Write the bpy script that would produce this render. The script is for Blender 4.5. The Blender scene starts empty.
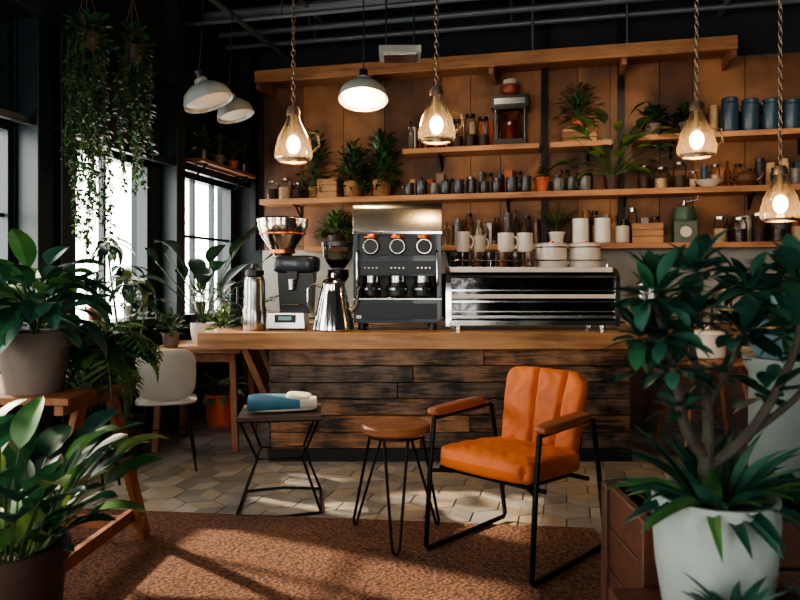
import bpy, math, random
from mathutils import Vector, Matrix, Euler
random.seed(7)
pi=math.pi
R=random.random
def U(a,b): return a+(b-a)*random.random()
scn=bpy.context.scene

# ---------------------------------------------------------------- materials
def c(r,g,b):
    def f(v):
        v/=255.0
        return v/12.92 if v<=0.04045 else ((v+0.055)/1.055)**2.4
    return (f(r),f(g),f(b),1.0)
def base(name):
    m=bpy.data.materials.new(name); m.use_nodes=True
    n=m.node_tree.nodes; l=m.node_tree.links
    return m,n,l,n['Principled BSDF'],n['Material Output']
def pm(name,col,rough=.5,metal=0,var=.15,vs=6,bump=0,bs=60,emit=None,es=0,coat=0,sheen=0):
    m,n,l,b,o=base(name)
    b.inputs['Roughness'].default_value=rough
    b.inputs['Metallic'].default_value=metal
    if coat: b.inputs['Coat Weight'].default_value=coat
    if sheen:
        b.inputs['Sheen Weight'].default_value=sheen
        b.inputs['Sheen Tint'].default_value=(min(1,col[0]*1.5+.2),min(1,col[1]*1.5+.1),col[2]+.05,1)
    tc=n.new('ShaderNodeTexCoord')
    no=n.new('ShaderNodeTexNoise'); no.inputs['Scale'].default_value=vs; no.inputs['Detail'].default_value=4
    l.new(tc.outputs['Object'],no.inputs['Vector'])
    r=n.new('ShaderNodeValToRGB')
    r.color_ramp.elements[0].position=.3; r.color_ramp.elements[1].position=.7
    r.color_ramp.elements[0].color=(col[0]*(1-var),col[1]*(1-var),col[2]*(1-var),1)
    r.color_ramp.elements[1].color=(min(1,col[0]*(1+var)),min(1,col[1]*(1+var)),min(1,col[2]*(1+var)),1)
    l.new(no.outputs['Fac'],r.inputs['Fac']); l.new(r.outputs['Color'],b.inputs['Base Color'])
    if bump:
        n2=n.new('ShaderNodeTexNoise'); n2.inputs['Scale'].default_value=bs; n2.inputs['Detail'].default_value=3
        l.new(tc.outputs['Object'],n2.inputs['Vector'])
        bp=n.new('ShaderNodeBump'); bp.inputs['Strength'].default_value=bump; bp.inputs['Distance'].default_value=.01
        l.new(n2.outputs['Fac'],bp.inputs['Height']); l.new(bp.outputs['Normal'],b.inputs['Normal'])
    if emit:
        b.inputs['Emission Color'].default_value=emit; b.inputs['Emission Strength'].default_value=es
    return m
def wood(name,c1,c2,sc=(1,12,12),rough=.5,scale=3,bump=.25,lo=.3,hi=.7,coat=0,bw=.5,bscale=1.7):
    m,n,l,b,o=base(name)
    b.inputs['Roughness'].default_value=rough
    if coat: b.inputs['Coat Weight'].default_value=coat
    tc=n.new('ShaderNodeTexCoord'); mp=n.new('ShaderNodeMapping'); mp.inputs['Scale'].default_value=sc
    l.new(tc.outputs['Object'],mp.inputs['Vector'])
    a=n.new('ShaderNodeTexNoise'); a.inputs['Scale'].default_value=scale; a.inputs['Detail'].default_value=8; a.inputs['Distortion'].default_value=.6
    l.new(mp.outputs['Vector'],a.inputs['Vector'])
    big=n.new('ShaderNodeTexNoise'); big.inputs['Scale'].default_value=bscale; big.inputs['Detail'].default_value=4
    l.new(tc.outputs['Object'],big.inputs['Vector'])
    mx=n.new('ShaderNodeMath'); mx.operation='MULTIPLY_ADD'; mx.inputs[1].default_value=1-bw
    hf=n.new('ShaderNodeMath'); hf.operation='MULTIPLY'; hf.inputs[1].default_value=bw
    l.new(big.outputs['Fac'],hf.inputs[0]); l.new(a.outputs['Fac'],mx.inputs[0]); l.new(hf.outputs[0],mx.inputs[2])
    r=n.new('ShaderNodeValToRGB'); r.color_ramp.elements[0].position=lo+.05; r.color_ramp.elements[1].position=hi-.05
    r.color_ramp.elements[0].color=c1; r.color_ramp.elements[1].color=c2
    l.new(mx.outputs[0],r.inputs['Fac']); l.new(r.outputs['Color'],b.inputs['Base Color'])
    bp=n.new('ShaderNodeBump'); bp.inputs['Strength'].default_value=bump; bp.inputs['Distance'].default_value=.006
    l.new(a.outputs['Fac'],bp.inputs['Height']); l.new(bp.outputs['Normal'],b.inputs['Normal'])
    return m
def leafm(name,c1,c2,rough=.4,tr=.18):
    m,n,l,b,o=base(name)
    tc=n.new('ShaderNodeTexCoord'); no=n.new('ShaderNodeTexNoise'); no.inputs['Scale'].default_value=7
    l.new(tc.outputs['Object'],no.inputs['Vector'])
    r=n.new('ShaderNodeValToRGB'); r.color_ramp.elements[0].position=.35; r.color_ramp.elements[1].position=.65
    r.color_ramp.elements[0].color=c1; r.color_ramp.elements[1].color=c2
    l.new(no.outputs['Fac'],r.inputs['Fac']); l.new(r.outputs['Color'],b.inputs['Base Color'])
    b.inputs['Roughness'].default_value=rough
    t=n.new('ShaderNodeBsdfTranslucent'); l.new(r.outputs['Color'],t.inputs['Color'])
    mx=n.new('ShaderNodeMixShader'); mx.inputs[0].default_value=tr
    l.new(b.outputs[0],mx.inputs[1]); l.new(t.outputs[0],mx.inputs[2]); l.new(mx.outputs[0],o.inputs['Surface'])
    return m
def thinglass(name,tint=(1,1,1,1),ior=1.3,rough=.05,milk=.05,mc=(1,.9,.75,1)):
    m,n,l,b,o=base(name); n.remove(b)
    t=n.new('ShaderNodeBsdfTransparent'); t.inputs[0].default_value=tint
    g=n.new('ShaderNodeBsdfGlossy'); g.inputs['Roughness'].default_value=rough
    f=n.new('ShaderNodeFresnel'); f.inputs[0].default_value=ior
    mx=n.new('ShaderNodeMixShader'); l.new(f.outputs[0],mx.inputs[0]); l.new(t.outputs[0],mx.inputs[1]); l.new(g.outputs[0],mx.inputs[2])
    tr=n.new('ShaderNodeBsdfTranslucent'); tr.inputs[0].default_value=mc
    m2=n.new('ShaderNodeMixShader'); m2.inputs[0].default_value=milk
    l.new(mx.outputs[0],m2.inputs[1]); l.new(tr.outputs[0],m2.inputs[2])
    l.new(m2.outputs[0],o.inputs['Surface'])
    return m

M_=dict(
 blackmetal=pm('black_metal',c(22,22,24),.45,.6),
 frame=pm('dark_painted_steel',c(30,41,47),.4,.2,.1,3),
 wallteal=pm('dark_plaster',c(27,35,41),.8,0,.15,2,.2,30),
 ceil=pm('ceiling_paint',c(14,17,20),.9,0,.1),
 tilewall=pm('grey_backsplash',c(150,150,142),.5,0,.1,3,.1,20),
 counter=wood('oak_counter',c(112,72,42),c(194,146,98),(.7,9,9),.38,3.2,.2,coat=.15),
 shelfw=wood('shelf_wood',c(110,70,44),c(178,128,84),(.7,9,9),.5,3),
 canopyw=wood('canopy_wood',c(84,52,32),c(142,96,62),(.7,9,9),.55,3),
 backw=wood('plywood_wall',c(66,42,27),c(162,112,72),(1.2,8,.7),.6,2,.15,.33,.67,bw=.6),
 backw2=wood('plywood_wall_dark',c(50,32,22),c(126,84,54),(1.2,8,.7),.6,2,.15,.33,.67,bw=.6),
 legw=wood('leg_wood',c(104,62,36),c(158,102,62),(6,6,1),.5,3),
 darkw=wood('planter_dark_wood',c(50,28,20),c(98,56,38),(1,8,8),.5,3),
 boxw=wood('crate_wood',c(120,84,52),c(176,130,88),(1,8,8),.6,4),
 seatw=wood('stool_seat_wood',c(110,64,38),c(166,104,66),(1,7,7),.4,3,coat=.2),
 pl1=wood('weathered_plank_a',c(34,27,25),c(146,110,84),(1.4,16,16),.45,3.4,.9,.36,.64,bw=.55,bscale=5),
 pl2=wood('weathered_plank_b',c(28,25,26),c(116,96,82),(1.4,16,16),.5,4,.9,.36,.64,bw=.55,bscale=6),
 pl3=wood('weathered_plank_c',c(44,31,26),c(172,124,88),(1.4,16,16),.45,3,.9,.36,.64,bw=.55,bscale=4),
 plinth=pm('plinth',c(16,17,20),.5),
 steel=pm('brushed_steel',c(185,185,182),.25,1,.06),
 chrome=pm('chrome',c(222,222,220),.12,1,.03),
 navy=pm('navy_enamel',c(34,46,57),.35,.2,.08,3,coat=.25),
 navyd=pm('navy_dark',c(19,26,33),.35,.2,.08,3),
 copper=pm('copper',c(196,116,76),.28,1,.1),
 hopper=pm('hopper_metal',c(208,190,176),.16,1,.12,4),
 blackgl=pm('black_glass',c(8,9,10),.08,0,.05,coat=.8),
 black=pm('black_plastic',c(16,16,17),.4),
 white=pm('white_ceramic',c(212,206,196),.3,0,.04,coat=.2),
 cream=pm('cream_ceramic',c(186,176,160),.4,0,.08),
 lampw=pm('enamel_shade',c(150,156,152),.35,.1,.05,coat=.2),
 dmug=pm('dark_mug',c(40,43,48),.35,0,.2,coat=.2),
 gmug=pm('grey_mug',c(90,90,88),.35,0,.2,coat=.2),
 bmug=pm('brown_glaze',c(86,56,42),.35,0,.2,coat=.2),
 teal=pm('teal_canister',c(36,60,78),.4,0,.12,coat=.2),
 terra=pm('terracotta',c(164,84,52),.7,0,.15,8,.15,40),
 orangepot=pm('orange_pot',c(206,86,38),.5,0,.1),
 greypot=pm('grey_clay_pot',c(104,92,84),.75,0,.2,6,.2,40),
 darkpot=pm('dark_pot',c(56,36,30),.6,0,.2,6,.2,40),
 whitepot=pm('speckled_white_pot',c(150,162,158),.45,0,.1,14,.05,60),
 bluepot=pm('blue_glazed_pot',c(86,112,122),.4,0,.12,6),
 paleped=pm('pale_pedestal',c(112,124,120),.55,0,.1,4),
 soil=pm('soil',c(36,26,20),.95,0,.3,30,.6,60),
 wicker=pm('wicker',c(138,98,60),.7,0,.35,40,.8,70),
 velvet=pm('orange_velvet',c(196,100,40),.6,0,.25,4,.2,25,sheen=.3),
 leather=pm('tan_leather',c(150,86,52),.4,0,.15,8,.1,60),
 rope=pm('chain_metal',c(140,122,102),.45,.7,.2),
 bulb=pm('bulb_glow',(1,.75,.45,1),.3,emit=(1,.62,.28,1),es=24),
 diff=pm('lamp_diffuser',(1,.85,.65,1),.4,emit=(1,.76,.48,1),es=7),
 glass=thinglass('clear_glass'),
 lampgl=thinglass('lamp_glass',(.9,.86,.8,1),1.4,.05,.06,(1,.85,.65,1)),
 amber=thinglass('copper_tinted_glass',(.75,.5,.36,1),1.5,.08),
 smoke=thinglass('smoked_glass',(.55,.52,.5,1),1.5,.05),
 coffee=pm('coffee_beans',c(50,30,20),.6,0,.4,60,.6,60),
 flour=pm('dry_goods',c(172,150,118),.8,0,.2,30),
 trunk=pm('plant_bark',c(58,54,44),.8,0,.3,20,.5,50),
 stem=pm('plant_stem',c(60,84,44),.6,0,.2),
 towelb=pm('blue_cloth',c(62,112,138),.9,0,.2,8,.3,90),
 towelw=pm('cream_cloth',c(196,190,176),.9,0,.1,8,.3,90),
 paper=pm('paper_card',c(176,150,112),.8),
 redm=pm('red_metal',c(130,60,42),.4,.2),
 greenm=pm('green_enamel',c(50,72,60),.4),
 screen=pm('scale_display',c(20,40,30),.2,emit=(.3,.9,.8,1),es=.25),
 pane=pm('dark_transom_glass',c(36,46,54),.12,0,.1,2),
 chairw=pm('white_shell',c(160,156,148),.45,0,.05),
)
L_=dict(
 g1=leafm('leaf_deep',c(18,54,40),c(46,98,64)),
 g2=leafm('leaf_mid',c(36,78,42),c(80,124,62)),
 g3=leafm('leaf_bright',c(78,112,52),c(138,158,86),tr=.3),
 g4=leafm('leaf_teal',c(24,62,55),c(66,114,94),.35,.1),
 g5=leafm('leaf_olive',c(44,60,38),c(96,108,66)),
 g6=leafm('leaf_black',c(14,28,24),c(34,56,42)),
 g7=leafm('leaf_teal_dark',c(16,46,42),c(40,80,68),.35,.1),
)

# ---------------------------------------------------------------- mesh builder
class MB:
    def __init__(s,name):
        s.name=name; s.v=[]; s.f=[]; s.mi=[]; s.mats=[]; s.M=Matrix()
    def mid(s,m):
        if m not in s.mats: s.mats.append(m)
        return s.mats.index(m)
    def add(s,vs,fs,mat):
        o=len(s.v); k=s.mid(mat)
        s.v+= [s.M@Vector(p) for p in vs]
        for f in fs:
            s.f.append(tuple(i+o for i in f)); s.mi.append(k)
    def box(s,cx,cy,cz,sx,sy,sz,mat,rot=None,taper=None):
        x,y,z=sx/2,sy/2,sz/2; tx,ty=taper if taper else (1,1)
        vs=[(-x,-y,-z),(x,-y,-z),(x,y,-z),(-x,y,-z),(-x*tx,-y*ty,z),(x*tx,-y*ty,z),(x*tx,y*ty,z),(-x*tx,y*ty,z)]
        if rot:
            e=Euler(rot).to_matrix(); vs=[e@Vector(p) for p in vs]
        vs=[(p[0]+cx,p[1]+cy,p[2]+cz) for p in vs]
        s.add(vs,[(0,3,2,1),(4,5,6,7),(0,1,5,4),(1,2,6,5),(2,3,7,6),(3,0,4,7)],mat)
    def board(s,a,b,w,t,mat,side=(1,0,0)):
        a=Vector(a);b=Vector(b);d=(b-a).normalized();sd=Vector(side);sd=(sd-d*sd.dot(d)).normalized();n=d.cross(sd)
        vs=[]
        for p in (a,b):
            for i,j in ((-1,-1),(1,-1),(1,1),(-1,1)): vs.append(p+sd*(i*w/2)+n*(j*t/2))
        s.add(vs,[(0,3,2,1),(4,5,6,7),(0,1,5,4),(1,2,6,5),(2,3,7,6),(3,0,4,7)],mat)
    def prism(s,poly,x0,x1,mat):
        n=len(poly); vs=[(x0,p[0],p[1]) for p in poly]+[(x1,p[0],p[1]) for p in poly]
        fs=[tuple(range(n))[::-1],tuple(range(n,2*n))]+[(i,(i+1)%n,n+(i+1)%n,n+i) for i in range(n)]
        s.add(vs,fs,mat)
    def lathe(s,prof,mat,seg=24,at=(0,0,0),rot=None):
        vs=[];fs=[];rings=[]
        for r,z in prof:
            if r<=1e-6: rings.append([len(vs)]); vs.append((0,0,z))
            else:
                rings.append(list(range(len(vs),len(vs)+seg)))
                for i in range(seg):
                    a=2*pi*i/seg; vs.append((r*math.cos(a),r*math.sin(a),z))
        for A,B in zip(rings,rings[1:]):
            for i in range(seg):
                j=(i+1)%seg
                if len(A)==1 and len(B)==1: break
                if len(A)==1: fs.append((A[0],B[j],B[i]))
                elif len(B)==1: fs.append((A[i],A[j],B[0]))
                else: fs.append((A[i],A[j],B[j],B[i]))
        e=Euler(rot).to_matrix() if rot else None
        o=Vector(at)
        vs=[(e@Vector(p) if e else Vector(p))+o for p in vs]
        s.add(vs,fs,mat)
    def cyl(s,x,y,z,r,h,mat,r2=None,seg=20,rot=None):
        r2=r if r2 is None else r2
        s.lathe([(0,0),(r,0),(r2,h),(0,h)],mat,seg,(x,y,z),rot)
    def sph(s,x,y,z,r,mat,sz=1,seg=14,n=8):
        s.lathe([(r*math.sin(pi*i/n) if 0<i<n else 0,-r*sz*math.cos(pi*i/n)) for i in range(n+1)],mat,seg,(x,y,z))
    def tube(s,pts,r,mat,seg=7,closed=False):
        P=[Vector(p) for p in pts]; n=len(P)
        rr=r if isinstance(r,(list,tuple)) else [r]*n
        vs=[];fs=[]
        ref=None
        for i,p in enumerate(P):
            if closed: t=(P[(i+1)%n]-P[i-1])
            else: t=P[min(i+1,n-1)]-P[max(i-1,0)]
            if t.length<1e-9: t=Vector((0,0,1))
            t.normalize()
            if ref is None:
                ref=Vector((1,0,0)) if abs(t.x)<.8 else Vector((0,1,0))
            a=(ref-t*ref.dot(t)).normalized(); b=t.cross(a); ref=a
            for k in range(seg):
                q=2*pi*k/seg; vs.append(p+a*(rr[i]*math.cos(q))+b*(rr[i]*math.sin(q)))
        m=n if closed else n-1
        for i in range(m):
            for k in range(seg):
                k2=(k+1)%seg; j=(i+1)%n
                fs.append((i*seg+k,i*seg+k2,j*seg+k2,j*seg+k))
        if not closed:
            fs.append(tuple(range(seg))[::-1]); fs.append(tuple((n-1)*seg+k for k in range(seg)))
        s.add(vs,fs,mat)
    def superq(s,cx,cy,cz,sx,sy,sz,mat,e1=.35,e2=.35,rot=None,nu=28,nv=14,fn=None):
        def pw(v,e): return math.copysign(abs(v)**e,v)
        vs=[];fs=[]
        for j in range(nv+1):
            ph=-pi/2+pi*j/nv
            for i in range(nu):
                th=2*pi*i/nu
                x=pw(math.cos(ph),e1)*pw(math.cos(th),e2); y=pw(math.cos(ph),e1)*pw(math.sin(th),e2); z=pw(math.sin(ph),e1)
                p=Vector((x*sx/2,y*sy/2,z*sz/2))
                if fn: p=Vector(fn(p))
                vs.append(p)
        e=Euler(rot).to_matrix() if rot else Matrix.Identity(3)
        vs=[e@p+Vector((cx,cy,cz)) for p in vs]
        for j in range(nv):
            for i in range(nu):
                i2=(i+1)%nu; fs.append((j*nu+i,j*nu+i2,(j+1)*nu+i2,(j+1)*nu+i))
        s.add(vs,fs,mat)
    def cushion(s,M,W,H,T,mat,grooves=(),hg=(),N=56,taper=0,edge=.4,wr=.0,po=8,gd=.22):
        def prof(u): return max(0,1-abs(u)**po)**edge
        vs=[];fs=[]
        for sd in (1,-1):
            for j in range(N+1):
                for i in range(N+1):
                    u=-1+2*i/N; v=-1+2*j/N
                    uu=math.sin(u*pi/2)*.4+u*.6; vv=math.sin(v*pi/2)*.4+v*.6
                    x=uu*W/2; y=vv*H/2
                    k=1-.05*(abs(uu)**8)*(abs(vv)**8)*4
                    t=T/2*prof(uu)*prof(vv)*(1-.12*uu*uu-.1*vv*vv)
                    if sd>0:
                        for g in grooves: t-=T*gd*math.exp(-((x-g*(1+taper*2*vv))/.010)**2)*prof(vv)
                        for g in hg: t-=T*gd*math.exp(-((y-g)/.010)**2)*prof(uu)
                        t+=wr*(math.sin(x*41+y*17)*math.sin(y*33-x*12)+.6*math.sin(x*90+3*math.sin(y*30)))*prof(uu)*prof(vv)
                    xx=x*(1+taper*vv)*k
                    if i in(0,N) or j in (0,N): t=0
                    vs.append(M@Vector((xx,y*k,sd*t)))
            o=0 if sd>0 else (N+1)**2
            for j in range(N):
                for i in range(N):
                    a=o+j*(N+1)+i; q=(a,a+1,a+N+2,a+N+1)
                    fs.append(q if sd>0 else q[::-1])
        s.add(vs,fs,mat)
    def leaf(s,base,d,L,W,mat,bend=.8,fold=.25,n=6,pw=.8,pet=0,stemmat=None,wave=0,rd=.8):
        p=Vector(base); d=Vector(d).normalized()
        side=d.cross(Vector((0,0,1)))
        if side.length<.15: 
            a=R()*2*pi; side=Vector((math.cos(a),math.sin(a),0)); side=(side-d*side.dot(d))
        side.normalize()
        side=(Matrix.Rotation(U(-.35,.35),3,d)@side)
        if pet>0:
            pts=[p.copy()]
            for k in range(3):
                d=Matrix.Rotation(-bend*.15,3,side)@d; p=p+d*pet/3; pts.append(p.copy())
            s.tube(pts,max(.0025,W*.03),stemmat or mat,5)
        vs=[];fs=[]
        for i in range(n+1):
            t=i/n
            w=W/2*max(0.0,math.sin(pi*min(1,max(0,t))**pw))**rd
            if i==0: w=W*.04
            if i==n: w=W*.01
            nm=side.cross(d)
            wv=wave*W*math.sin(t*9)
            vs+= [p-side*w+nm*(fold*w+wv),p.copy(),p+side*w+nm*(fold*w-wv)]
            d=(Matrix.Rotation(-bend/n,3,side)@d).normalized()
            p=p+d*(L/n)
        for i in range(n):
            a=i*3; fs+=[(a,a+1,a+4,a+3),(a+1,a+2,a+5,a+4)]
        s.add(vs,fs,mat)
    def build(s,loc=(0,0,0),rz=0,room=False,bevel=0,sharp=35,rot=None,clampy=None,clampx=None):
        if clampy is not None:
            for v in s.v: v.y=min(v.y,clampy)
        m=Matrix.Translation(loc)@(Euler(rot).to_matrix().to_4x4() if rot else Matrix.Rotation(rz,4,'Z'))
        if room: m=ROOM@m
        if clampx is not None:
            A=ROOM.inverted()@m; B=A.inverted()
            for v in s.v:
                q=A@v
                if q.x<clampx: q.x=clampx+.02*R(); v[:]=B@q
        me=bpy.data.meshes.new(s.name); me.from_pydata([tuple(v) for v in s.v],[],s.f)
        for mm in s.mats: me.materials.append(mm)
        me.polygons.foreach_set('material_index',s.mi)
        me.polygons.foreach_set('use_smooth',[True]*len(s.f))
        me.update()
        try: me.set_sharp_from_angle(angle=math.radians(sharp))
        except Exception: pass
        ob=bpy.data.objects.new(s.name,me); scn.collection.objects.link(ob)
        ob.matrix_world=m
        if bevel:
            b=ob.modifiers.new('bevel','BEVEL'); b.width=bevel; b.segments=2; b.limit_method='ANGLE'; b.angle_limit=math.radians(50)
        return ob
RA=math.radians(-13.3)
ROOM=Matrix.Translation((-1.78,7.69,0))@Matrix.Rotation(RA,4,'Z')
def RP(x,y,z=0): return ROOM@Vector((x,y,z))

# ---------------------------------------------------------------- room shell
RWX=7.6; RD=-9.6; CH=4.2
f=MB('floor')
f.box(RWX/2,RD/2,-.056,RWX+.4,-RD+.4,.1,pm('grout',c(92,90,86),.8))
tm=[pm('floor_tile_%d'%i,col,.4,0,.14,7,.05,30) for i,col in enumerate([c(166,160,150),c(148,142,133),c(126,122,117),c(158,146,128),c(140,137,133)])]
hs=.15; 
row=0; y=-.0
while y>RD:
    x=.0+(hs*.866 if row%2 else 0)
    while x<RWX:
        if 0.12<x<RWX-.1 and RD+.1<y<-.12:
            q=hs-.004
            pts=[(x+q*math.sin(k*pi/3),y+q*math.cos(k*pi/3),0) for k in range(6)]
            ctr=(x,y,0); k0=random.choice((0,1))
            for r3 in range(3):
                a=pts[(k0+2*r3)%6]; b_=pts[(k0+2*r3+1)%6]; d_=pts[(k0+2*r3+2)%6]
                q4=[ctr,a,b_,d_]; cx=sum(p[0] for p in q4)/4; cy=sum(p[1] for p in q4)/4
                q4=[(cx+(p[0]-cx)*.98,cy+(p[1]-cy)*.98,0) for p in q4]
                f.add([(p[0],p[1],-.006) for p in q4]+q4,[(7,6,5,4)]+[(k,(k+1)%4,4+(k+1)%4,4+k)[::-1] for k in range(4)],random.choice(tm))
        x+=hs*1.732
    y-=hs*1.5; row+=1
f.build(room=True,sharp=20)
w=MB('ceiling'); w.box(RWX/2,RD/2,CH+.05,RWX+.4,-RD+.4,.1,M_['ceil']); w.build(room=True)
w=MB('wall_back')
w.box(RWX/2,.1,CH/2,RWX+.4,.2,CH,M_['wallteal'])
w.box(RWX/2+.15,-.01,1.29,RWX-.3,.02,.72,M_['tilewall'])
x=.32
while x<RWX-.1:
    x2=min(RWX,x+random.choice((.3,.45,.6))); w.box((x+x2)/2,-.012,2.53,x2-x-.006,.024,1.76,random.choice([M_['backw'],M_['backw'],M_['backw2']])); x=x2
w.build(room=True)
w=MB('wall_right'); w.box(RWX+.1,RD/2,CH/2,.2,-RD,CH,M_['wallteal']); w.build(room=True)
w=MB('wall_front')
w.box(RWX/2,RD-.1,.25,RWX+.4,.2,.5,M_['wallteal']); w.box(RWX/2,RD-.1,(3.3+CH)/2,RWX+.4,.2,CH-3.3,M_['wallteal'])
fill_wins=[(.4,2.5),(4.3,5.7)]  # unseen openings behind the camera, added to let fill light in
e=[-.2]+[q for p in fill_wins for q in p]+[RWX+.2]
for i in range(0,len(e),2): w.box((e[i]+e[i+1])/2,RD-.1,1.9,e[i+1]-e[i],.2,2.8,M_['wallteal'])
w.build(room=True)
wins=[(.1,1.25),(1.65,2.82),(3.2,4.9),(5.3,7.0),(7.4,9.1)]  # those nearest the camera are unseen, added to light the foreground
w=MB('wall_left')
w.box(-.1,RD/2,.475,.2,-RD,.95,M_['wallteal'])
w.box(-.1,RD/2,(3.05+CH)/2,.2,-RD,CH-3.05,M_['wallteal'])
e=[0]+[q for p in wins for q in p]+[-RD]
for i in range(0,len(e),2):
    w.box(-.1,-(e[i]+e[i+1])/2,2.0,.2,e[i+1]-e[i],2.1,M_['wallteal'])
w.build(room=True)
for i,(a,b) in enumerate(wins):
    w=MB('window_%d'%(i+1)); F=M_['frame']
    mid=-(a+b)/2; W=b-a
    w.box(0.0,mid,.98,.3,W,.06,F)
    w.box(-.06,mid,2.34,.1,W,.08,F); w.box(-.06,mid,3.02,.1,W,.06,F)
    w.box(-.06,-a-.025,2,.1,.05,2.1,F); w.box(-.06,-b+.025,2,.1,.05,2.1,F)
    nb=1 if i==1 else (2 if W<1.5 else 3)
    for k in range(1,nb+1):
        yy=-a-W*k/(nb+1); w.box(-.06,yy,1.98,.05,.03,2.05,F)
    if i!=1: w.box(-.06,mid,1.75,.04,W,.025,F)
    w.box(-.07,mid,2.69,.01,W,.62,M_['pane'])
    w.box(-.05,mid,2.69,.03,W,.02,F)
    w.build(room=True)
for i,(a,b) in enumerate(fill_wins):  # frames for the added front openings that supply fill
    w=MB('window_%d'%(i+6)); F=M_['frame']; m_=(a+b)/2
    for z in (.53,2.4,3.27): w.box(m_,RD-.05,z,b-a,.1,.06,F)
    for xx in (a+.03,m_,b-.03): w.box(xx,RD-.05,1.9,.06,.08,2.8,F)
    w.build(room=True)
w=MB('trim_1')
for yy in (-1.45,-2.9,-3.12,-5.1,-7.2):
    w.box(.09,yy,CH/2,.16,.14,CH,M_['frame'])
w.box(.12,-4.5,3.12,.2,9.0,.16,M_['frame'])
w.box(.12,-4.5,2.36,.06,9.0,.05,M_['frame'])
w.build(room=True,bevel=.006)
w=MB('trim_2')
for xx in (.22,3.3,4.02):
    w.box(xx,-.06,2.9,.06,.06,2.5,M_['blackmetal'])
w.build(room=True)
w=MB('ceiling_beams')
for yy in (-.9,-2.3,-3.7,-5.1): w.box(RWX/2,yy,CH-.08,RWX,.16,.18,M_['frame'])
w.build(room=True)
w=MB('ceiling_pipes')
gp=pm('conduit_grey',c(92,102,108),.5,.3)
for yy,zz,r in ((-.3,3.78,.025),(-.45,3.86,.03),(-.75,3.95,.045),(-1.15,3.72,.02),(-1.6,3.92,.03),(-2.1,3.8,.018),(-2.7,3.9,.04)):
    w.tube([(0.02,yy,zz),(RWX-.02,yy,zz)],r,gp,10)
    for xx in (1,3,5,7): w.tube([(xx,yy,zz),(xx,yy,CH)],.008,gp,5)
for xx,zz in ((.6,3.7),(1.1,3.95),(4.9,3.8),(5.6,3.9)):
    w.tube([(xx,-.02,zz),(xx,-8,zz)],.028,gp,10)
for xx in (3.2,4.05): w.tube([(xx,-.35,CH),(xx,-.35,3.47)],.01,gp,6)
w.build(room=True)
w=MB('ceiling_cables')
for x0,x1,y0,s_ in ((.5,1.6,-2.2,.5),(1.2,2.2,-1.8,.35),(2.1,3.4,-2.6,.3),(3.9,5.2,-2.2,.3)):
    pts=[(x0+(x1-x0)*t/12,y0,4.15-s_*math.sin(pi*t/12)) for t in range(13)]
    w.tube(pts,.008,M_['lampw'],5)
w.build(room=True)

# ---------------------------------------------------------------- back shelves
SD=.3
def shelf(name,x0,x1,z,th=.05,dep=SD,mat=None):
    w=MB(name); L=x1-x0
    w.box(L/2,-dep/2-.024,-th/2,L,dep,th,mat or M_['shelfw'])
    k=.35
    while k<L:
        w.board((k,-.03,-th-.12),(k,-.2,-th),.02,.012,M_['blackmetal']); w.box(k,-.03,-th-.07,.02,.012,.14,M_['blackmetal'])
        w.box(k,-.14,-th-.006,.02,.22,.012,M_['blackmetal'])
        k+=1.1
    return w.build((x0,0,z),room=True,bevel=.004)
ZA,ZB,ZC1,ZC2=1.67,2.17,2.63,2.66
SN='floating_shelf'
shelf(SN,.9,RWX-.05,ZA)
shelf(SN,.4,RWX-.05,ZB,.055)
shelf(SN,1.93,3.26,ZC1)
shelf(SN,3.36,3.92,ZC1)
shelf(SN,4.12,RWX-.05,ZC2)
w=MB('wooden_canopy')
w.box(2.27,-.24,-.03,4.54,.44,.06,M_['canopyw'])
w.box(2.27,-.465,-.06,4.54,.04,.12,M_['shelfw'])
for xx in (.02,1.2,2.4,3.6,4.52): w.box(xx,-.235,-.12,.045,.42,.12,M_['canopyw'])
w.build((.42,0,3.46),room=True,bevel=.004)
w=MB('back_bar_cabinet')
w.box(3.6,-.3,.43,7.2,.55,.86,M_['pl2']); w.box(3.6,-.31,.89,7.24,.62,.05,M_['shelfw'])
for k in range(9):
    w.box(.42+k*.8,-.585,.45,.74,.02,.74,M_['darkw']); w.tube([(.2+k*.8,-.61,.7),(.6+k*.8,-.61,.7)],.008,M_['blackmetal'])
w.build((.35,-.03,0),room=True,bevel=.004)
ZK=.915

def mug(w,x,y,z,r,h,mat,ha=0,handle=True,seg=16):
    w.lathe([(0,0),(r*.8,0),(r,h*.15),(r,h),(r*.88,h),(r*.85,h*.12),(0,h*.1)],mat,seg,(x,y,z))
    if handle:
        pts=[]
        for k in range(7):
            a=-pi/2+pi*k/6; q=r*.95+r*.6*math.cos(a); pts.append((x+q*math.cos(ha),y+q*math.sin(ha),z+h*.5+h*.3*math.sin(a)))
        w.tube(pts,r*.12,mat,6)
def jar(w,x,y,z,r,h,fill=None,lid=None,glass=None,ff=.6):
    w.lathe([(0,0),(r,0),(r,h*.8),(r*.8,h*.88),(r*.8,h*.95)],glass or M_['glass'],18,(x,y,z))
    if fill: w.lathe([(0,.004),(r*.93,.004),(r*.93,h*ff),(0,h*ff)],fill,16,(x,y,z))
    if lid: w.cyl(x,y,z+h*.93,r*.85,h*.1,lid)
def bottle(w,x,y,z,r,h,mat):
    w.lathe([(0,0),(r,0),(r,h*.6),(r*.35,h*.78),(r*.3,h*.95),(r*.38,h*.96),(r*.38,h),(0,h)],mat,14,(x,y,z))
def pot(w,x,y,z,r,h,mat,rb=.7,rim=.15,seg=26):
    t=r*.09
    w.lathe([(0,0),(r*rb,0),(r*(rb+(1-rb)*.75),h*(1-rim)),(r*(rb+(1-rb)*.75)+t*.7,h*(1-rim)),(r,h),(r-t,h),(r-t*1.6,h*.88),(0,h*.88)],mat,seg,(x,y,z))
    w.lathe([(0,h*.885),(r-t*1.65,h*.885)],M_['soil'],seg,(x,y,z))
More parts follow.
